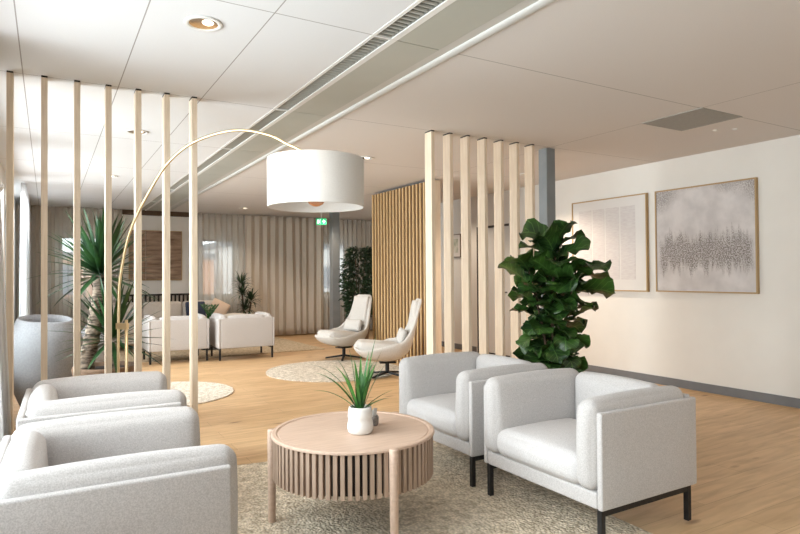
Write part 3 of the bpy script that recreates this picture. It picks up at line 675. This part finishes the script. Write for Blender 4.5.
# ------------------------------------------------------------------ pictures on the right wall
def art_base(name, label, ya, yb, za, zb, mt):
    t = thing(name, label, 'picture', (X1, (ya+yb)/2, (za+zb)/2)); hw, hh = (yb-ya)/2, (zb-za)/2
    bm = B(); fw_, dp = .016, .045
    for a in ((-hw, -hw+fw_, -hh, hh), (hw-fw_, hw, -hh, hh), (-hw+fw_, hw-fw_, -hh, -hh+fw_), (-hw+fw_, hw-fw_, hh-fw_, hh)): bx(bm, -dp, 0, *a)
    obj('frame', bm, 'frame_oak', t)
    bm = B(); bx(bm, -dp+.012, -.004, -hw+fw_, hw-fw_, -hh+fw_, hh-fw_); obj('canvas', bm, mt, t)
    return t, hw, hh
m = mat('art_paper', (.66, .63, .60), .9)
m = mat('art_print', (.6, .57, .55), .9); b = m.node_tree.nodes['Principled BSDF']
tc = N(m, 'ShaderNodeTexCoord'); mp = N(m, 'ShaderNodeMapping'); mp.inputs['Scale'].default_value = (1, 3, 26); L(m, tc.outputs['Object'], mp.inputs['Vector'])
nz = N(m, 'ShaderNodeTexNoise'); nz.inputs['Scale'].default_value = 4; nz.inputs['Detail'].default_value = 4; L(m, mp.outputs[0], nz.inputs['Vector'])
cr = N(m, 'ShaderNodeValToRGB'); cr.color_ramp.elements[0].position = .38; cr.color_ramp.elements[1].position = .6
cr.color_ramp.elements[0].color = (.56, .51, .50, 1); cr.color_ramp.elements[1].color = (.62, .585, .56, 1); L(m, nz.outputs['Fac'], cr.inputs[0]); L(m, cr.outputs[0], b.inputs['Base Color'])
a1, hw, hh = art_base('framed_print', 'framed pale print with four columns of faint lines, left of the two wall pictures', 5.01, 6.28, 1.165, 2.44, 'art_paper')
for i, (c0, c1) in enumerate(((-.455, -.222), (-.197, .026), (.050, .254), (.279, .508))):
    bm = B(); bx(bm, -.0345, -.0325, c0, c1, -.48, .50); obj('printed_column', bm, 'art_print', a1)
# abstract canvas shader
m = mat('art_abstract', (.6, .57, .56), .9); b = m.node_tree.nodes['Principled BSDF']
tc = N(m, 'ShaderNodeTexCoord'); sp = N(m, 'ShaderNodeSeparateXYZ'); L(m, tc.outputs['Generated'], sp.inputs[0])
def Mth(op, a, b_=None, c=None):
    n = N(m, 'ShaderNodeMath', operation=op)
    for i, v_ in enumerate((a, b_, c)):
        if v_ is None: continue
        if isinstance(v_, (int, float)): n.inputs[i].default_value = v_
        else: L(m, v_, n.inputs[i])
    return n.outputs[0]
def Nz(scale, vec_scale=(1, 1, 1), det=4):
    mp = N(m, 'ShaderNodeMapping'); mp.inputs['Scale'].default_value = vec_scale; L(m, tc.outputs['Generated'], mp.inputs['Vector'])
    n = N(m, 'ShaderNodeTexNoise'); n.inputs['Scale'].default_value = scale; n.inputs['Detail'].default_value = det; L(m, mp.outputs[0], n.inputs['Vector']); return n.outputs['Fac']
Z = sp.outputs['Z']; Yc = sp.outputs['Y']
n1 = Mth('SUBTRACT', Nz(9, (0, 1, 0), 3), .5); n2 = Mth('SUBTRACT', Nz(30, (0, 1, .15), 3), .5)
zz = Mth('ADD', Z, Mth('MULTIPLY', n1, -.34)); zz = Mth('ADD', zz, Mth('MULTIPLY', n2, -.30))
dist = Mth('ABSOLUTE', Mth('SUBTRACT', zz, .375))
band = N(m, 'ShaderNodeMapRange'); L(m, dist, band.inputs[0]); band.inputs[1].default_value = .10; band.inputs[2].default_value = .20; band.inputs[3].default_value = 1; band.inputs[4].default_value = 0
# side fade
sf = N(m, 'ShaderNodeMapRange'); L(m, Mth('ABSOLUTE', Mth('SUBTRACT', Yc, .5)), sf.inputs[0]); sf.inputs[1].default_value = .44; sf.inputs[2].default_value = .49; sf.inputs[3].default_value = 1; sf.inputs[4].default_value = 0
# corner cloud along the top
cx = Mth('ABSOLUTE', Mth('SUBTRACT', Yc, .5)); top = Mth('ADD', Z, Mth('MULTIPLY', Mth('MULTIPLY', cx, cx), .9)); top = Mth('ADD', top, Mth('MULTIPLY', Mth('SUBTRACT', Nz(5), .5), .35))
tb = N(m, 'ShaderNodeMapRange'); L(m, top, tb.inputs[0]); tb.inputs[1].default_value = .96; tb.inputs[2].default_value = 1.12; tb.inputs[3].default_value = 0; tb.inputs[4].default_value = .75
mask = Mth('MAXIMUM', Mth('MULTIPLY', band.outputs[0], sf.outputs[0]), tb.outputs[0])
spk = N(m, 'ShaderNodeMapRange'); L(m, Nz(110, (1, 1, .7), 3), spk.inputs[0]); spk.inputs[1].default_value = .60; spk.inputs[2].default_value = .42; spk.inputs[3].default_value = .12; spk.inputs[4].default_value = 1
fac = Mth('MULTIPLY', mask, spk.outputs[0])
mx = N(m, 'ShaderNodeMix', data_type='RGBA'); L(m, fac, mx.inputs[0])
cr = N(m, 'ShaderNodeValToRGB'); cr.color_ramp.elements[0].position = .35; cr.color_ramp.elements[1].position = .65
cr.color_ramp.elements[0].color = (.54, .51, .50, 1); cr.color_ramp.elements[1].color = (.66, .625, .61, 1); L(m, Nz(6, det=6), cr.inputs[0])
L(m, cr.outputs[0], mx.inputs[6]); mx.inputs[7].default_value = (.19, .16, .145, 1); L(m, mx.outputs[2], b.inputs['Base Color'])
art_base('framed_painting', 'framed abstract painting with a dark speckled band, right of the two wall pictures', 3.625, 4.885, 1.17, 2.44, 'art_abstract')
m = mat('small_print', (.5, .5, .45), .9); noisy(m, (.30, .34, .25), (.62, .60, .54), ns=9)
t = thing('small_picture', 'small framed picture seen between the second and third middle posts', 'picture', (X1, 9.22, 1.95))
bm = B(); bx(bm, -.03, 0, -.16, .16, -.22, .22); obj('frame', bm, 'stem_brown', t)
bm = B(); bx(bm, -.033, -.0301, -.145, .145, -.205, .205); obj('mat_board', bm, 'art_paper', t)
bm = B(); bx(bm, -.036, -.0331, -.09, .09, -.13, .13); obj('print', bm, 'small_print', t)

# brown relief picture on far wall
m = mat('brown_relief', (.3, .18, .1), .7); noisy(m, (.15, .085, .05), (.46, .32, .22), scale=(.9, 1, 5), ns=2.6, detail=6, bump=.5, bscale=12, bdist=.01, lo=.3, hi=.7)
t = thing('brown_picture', 'brown two part wooden wall picture with blurred horizontal bands', 'picture', (2.0, Y1, 1.865))
for a, b_ in ((-.52, -.205), (-.195, .52)): bm = B(); bx(bm, a, b_, -.035, 0, -.52, .52); obj('panel', bm, 'brown_relief', t)
bm = B()
for a in ((-.535, -.52, -.535, .535), (.52, .535, -.535, .535), (-.52, .52, -.535, -.52), (-.52, .52, .52, .535)): bx(bm, a[0], a[1], -.04, 0, a[2], a[3])
obj('frame', bm, 'frame_oak', t)

# ------------------------------------------------------------------ far seating
sf_ = thing('sofa', 'long beige sofa against the far wall under the brown picture', 'sofa', (2.02, 12.75, .012))
for i in range(3):
    x = -.76+.76*i
    bm = B(); rbox(bm, .75, .66, .18, .06, (x, -.12, .36), n=5, puff=(0, 0, .02)); obj('seat_cushion', bm, 'sofa_fabric', sf_, True)
    bm = B(); rbox(bm, .75, .16, .52, .06, (x, .27, .62), n=5, puff=(0, .02, .01)); obj('back_cushion', bm, 'sofa_fabric', sf_, True)
bm = B(); rbox(bm, 2.40, .86, .16, .03, (0, 0, .20), n=4); obj('sofa_base', bm, 'sofa_fabric', sf_, True)
for s in (-1, 1): bm = B(); rbox(bm, .14, .86, .42, .05, (s*1.22, 0, .36), n=4); obj('arm', bm, 'sofa_fabric', sf_, True)
for x in (-1.1, 1.1):
    for y in (-.36, .36): bm = B(); tube(bm, [(x, y, 0), (x, y, .13)], .018, 10); obj('leg', bm, 'black_metal', sf_)
t = thing('slatted_headboard', 'low panel of dark vertical bars on the wall behind the sofa', 'wall panel', (2.05, Y1-.02, .80))
bm = B(); bx(bm, -.70, .70, 0, .019, 0, .24); obj('panel', bm, 'cream', t)
bm = B(); bx(bm, -.70, .70, -.03, 0, .20, .24); obj('top_rail', bm, 'dark_gap', t)
bm = B()
for i in range(17): bx(bm, -.70+i*.0855, -.665+i*.0855, -.025, 0, 0, .20)
obj('bars', bm, 'dark_gap', t)
def pillow(label, loc, rot, s, mt):
    bm = B(); M = Matrix.Translation(loc) @ Matrix.Rotation(rot[2], 4, 'Z') @ Matrix.Rotation(rot[0], 4, 'X') @ Matrix.Rotation(rot[1], 4, 'Y')
    rbox(bm, s, .10, s, .04, n=8, puff=(-.03, .05, -.03)); o = obj('cushion', bm, mt, smooth=True); o.matrix_world = M; return tag(o, label, 'cushion', 'scatter cushions on the sofa')
pillow('dark navy scatter cushion at the right end of the beige sofa', (2.62, 12.72, .70), (-.3, 0, .1), .40, 'navy')
pillow('peach scatter cushion tilted on its corner at the end of the sofa', (3.02, 12.50, .73), (-.35, .5, -.2), .38, 'peach')
t = thing('pouf', 'round cream pouf beside the right end of the beige sofa', 'pouf', (3.20, 11.95, .012))
bm = B(); lathe(bm, [(0, 0), (.24, 0), (.30, .05), (.32, .25), (.30, .56), (.22, .64), (0, .67)], 40); obj('body', bm, 'cream', t, True)
t = thing('side_table', 'small round table between the far armchairs and the sofa', 'side table', (2.68, 11.75, .012))
bm = B(); lathe(bm, [(0, .43), (.24, .43), (.25, .44), (.24, .455), (0, .455)], 40); obj('table_top', bm, 'table_wood', t)
bm = B(); tube(bm, [(0, 0, .01), (0, 0, .43)], .02, 12); lathe(bm, [(0, 0), (.16, 0), (.16, .012), (0, .012)], 32); obj('pedestal', bm, 'black_metal', t)
t = thing('small_potted_plant', 'small bright green leafy plant between the two far armchairs', 'plant', (2.68, 11.75, .467))
bm = B(); lathe(bm, [(0, 0), (.045, 0), (.06, .10), (.05, .11), (.045, .09), (0, .09)], 24); obj('pot', bm, 'ceramic_white', t, True)
bm = B(); rnd = random.Random(9)
def leaflet(bm, p, d_, ln, wd):
    d_ = d_.normalized(); s = d_.cross(Vector((rnd.uniform(-1, 1), rnd.uniform(-1, 1), rnd.uniform(-.2, 1)))).normalized(); q = [p, p+d_*ln*.45+s*wd, p+d_*ln, p+d_*ln*.45-s*wd]
    bm.faces.new([bm.verts.new(v_) for v_ in q])
for k in range(9):
    az = k*2.4; P = smooth_pts([(0, 0, .09), (.04*math.cos(az), .04*math.sin(az), .22), (.15*math.cos(az), .15*math.sin(az), .36+.04*rnd.random())], 6)
    tube(bm, P, .004, 5)
    for i, p in enumerate(P[2:]):
        for s in (-1, 1): leaflet(bm, p, Vector((math.cos(az+s*1.2), math.sin(az+s*1.2), .6)), .07, .013)
obj('foliage', bm, 'zz_green', t)
t = thing('dracaena_plant', 'dark palm like plant in front of the beige curtain', 'plant', (3.72, 13.0, .012))
bm = B(); lathe(bm, [(0, 0), (.15, 0), (.18, .32), (.165, .34), (.15, .30), (0, .30)], 32); obj('pot', bm, 'pot_grey', t, True)
for pts in ([(0, 0, .28), (-.04, 0, .7), (-.08, 0, 1.18)], [(.02, .02, .28), (.08, 0, .55), (.13, 0, .82)], [(-.02, 0, .28), (-.01, -.03, .5), (.0, -.03, .62)]):
    bm = B(); tube(bm, smooth_pts(pts, 5), .018, 8); obj('trunk', bm, 'stem_brown', t, True)
bm = B()
for c in ((-.08, 0, 1.18), (.13, 0, .82), (0, -.03, .62), (-.06, 0, .95)): crown(bm, c, 38, .20, .30, .04, rnd, -.2, 1.3, 1.6)
obj('foliage', bm, 'dark_leaf', t, True)
t = thing('bushy_ficus', 'tall bushy dark ficus behind the far swivel chair, by the far column', 'plant', (5.38, 10.75, 0))
bm = B(); lathe(bm, [(0, 0), (.16, 0), (.21, .38), (.195, .40), (.18, .36), (0, .36)], 32); obj('pot', bm, 'terracotta', t, True)
for k in range(5):
    az = k*1.256; P = smooth_pts([(.04*math.cos(az), .04*math.sin(az), .34), (.08*math.cos(az), .08*math.sin(az), .9), (.16*math.cos(az), .16*math.sin(az), 1.75)], 5); bm = B(); tube(bm, P, .009, 6); obj('stem', bm, 'stem_brown', t, True)
bm = B()
for k in range(3000):
    z = rnd.uniform(.55, 1.95); R = .33*math.sqrt(max(.05, 1-((z-1.25)/.85)**2))*(.85+.3*rnd.random()); az = rnd.uniform(0, 2*PI); r_ = R*math.sqrt(rnd.random())
    leaflet(bm, Vector((r_*math.cos(az), r_*math.sin(az), z)), Vector((math.cos(az)*.8, math.sin(az)*.8, rnd.uniform(-.8, .6))), rnd.uniform(.07, .12), .018)
obj('foliage', bm, 'dark_leaf', t)

# ------------------------------------------------------------------ ceiling things
def downlight(x, y, label, first=[None]):
    if first[0]: return dup(first[0], (x, y, H), 0, label)
    t = thing('downlight', label, 'ceiling light', (x, y, H), 0, 'round recessed ceiling lights')
    bm = B(); lathe(bm, [(.078, -.001), (.102, -.001), (.104, -.005), (.100, -.009), (.084, -.010), (.078, -.006), (.078, -.001)], 48); obj('trim_ring', bm, 'white_metal', t, True)
    bm = B(); lathe(bm, [(.079, -.005), (.060, -.0035), (.036, -.002), (0, -.002)], 40); obj('reflector', bm, 'reflector', t, True)
    bm = B(); lathe(bm, [(0, -.012), (.022, -.011), (.030, -.006), (.032, -.0025)], 24, (.02, -.02, 0)); obj('lamp', bm, 'lamp_glow', t, True)
    first[0] = t; return t
dl = ['round recessed ceiling light nearest the camera, top left of the photo', 'round recessed ceiling light just beyond the window side posts', 'smallest recessed ceiling light above the yucca, far left', 'recessed ceiling light just right of the lamp shade', 'recessed ceiling light near the exit sign', 'recessed ceiling light above the far sheer curtain', 'recessed ceiling light glimpsed between the last two middle posts']
for (x, y), s in zip(DOWNLIGHTS, dl): downlight(x, y, s)
t = thing('ceiling_vent', 'square grey grille in the ceiling above the right armchairs', 'vent', (5.13, 3.38, H))
bm = B(); bx(bm, -.295, .295, -.295, .295, -.004, 0); obj('grille', bm, 'vent_grey', t)
bm = B()
for a in ((-.302, -.295, -.302, .302), (.295, .302, -.302, .302), (-.295, .295, -.302, -.295), (-.295, .295, .295, .302)): bx(bm, *a, -.006, 0)
obj('frame', bm, 'fin_grey', t)
for k, (x, y) in enumerate(((5.707, 3.507), (5.843, 3.386))):
    bm = B(); lathe(bm, [(0, -.012), (.012, -.012), (.022, -.004), (.024, 0), (0, 0)], 20); o = obj('ceiling_sensor', bm, 'white_metal', None, True, (x, y, H)); tag(o, 'tiny white ceiling sensor %s' % ('right beside the grey grille' if k == 0 else 'farther from the grey grille, to the right'), 'sensor', 'ceiling sensors by the grille')
t = thing('exit_sign', 'green emergency exit sign hanging before the far curtains', 'sign', (5.10, 12.0, 2.51), math.radians(-28)); t.scale = (.85, .85, .85)
bm = B(); bx(bm, -.13, .13, -.015, .015, 0, .16); obj('sign_board', bm, 'exit_green', t)
bm = B(); bx(bm, -.10, -.055, -.018, -.0151, .03, .13)
lathe(bm, [(0, .115), (.012, .115), (.012, .138), (0, .138)], 10, (-.025, -.017, 0))
def bar(a, b_, w_):
    a, b_ = Vector(a), Vector(b_); d_ = (b_-a).normalized()*0+ (b_-a).normalized(); n_ = Vector((-d_.y, d_.x))*w_/2
    q = [a+n_, a-n_, b_-n_, b_+n_]; f0 = [bm.verts.new((v_.x, -.018, v_.y)) for v_ in q]; f1 = [bm.verts.new((v_.x, -.0151, v_.y)) for v_ in q]
    bm.faces.new(f0); bm.faces.new(f1[::-1])
    for i in range(4): bm.faces.new((f0[i], f1[i], f1[(i+1) % 4], f0[(i+1) % 4]))
bar((-.028, .11), (-.038, .07), .016); bar((-.038, .07), (-.02, .045), .012); bar((-.02, .045), (-.028, .02), .010); bar((-.038, .07), (-.058, .045), .012); bar((-.03, .10), (-.008, .085), .009); bar((-.03, .10), (-.052, .09), .009)
bar((.02, .08), (.075, .08), .022); bar((.05, .125), (.10, .08), .018); bar((.05, .035), (.10, .08), .018)
obj('pictogram', bm, 'exit_white', t)
bm = B(); bx(bm, -.008, .008, -.006, .006, .16, (H-2.51)/.85); obj('hanger', bm, 'white_metal', t)

# ------------------------------------------------------------------ outside the far windows
bm = B(); bx(bm, -30, 40, Y1+1, 70, -3.2, -3); o = obj('street_ground', bm, 'city_ground'); o['kind'] = 'structure'; o['label'] = 'pale street outside'; o['category'] = 'ground'
def house(label, x0, x1, y0, y1, z1, mt):
    t = thing('building', label, 'building', ((x0+x1)/2, y0, -3)); hw = (x1-x0)/2
    bm = B(); bx(bm, -hw, hw, 0, y1-y0, 0, z1+3); obj('walls', bm, mt, t)
    bm = B(); bx(bm, -hw-.2, hw+.2, -.2, y1-y0+.2, z1+3, z1+3.3); obj('roof', bm, 'window_frame', t)
    k = -hw+1
    while k < hw-1.2:
        for z in (1.0, 3.6):
            if z+1.4 < z1+3: bm = B(); bx(bm, k, k+1.1, -.06, 0, z, z+1.4); obj('window', bm, 'city_glass', t)
        k += 2.4
house('brick red house outside the middle far window', -1, 7.5, 32, 40, 2.3, 'city_brick')
house('pale house outside the far right window', 9, 20, 36, 44, 3.2, 'city_pale')
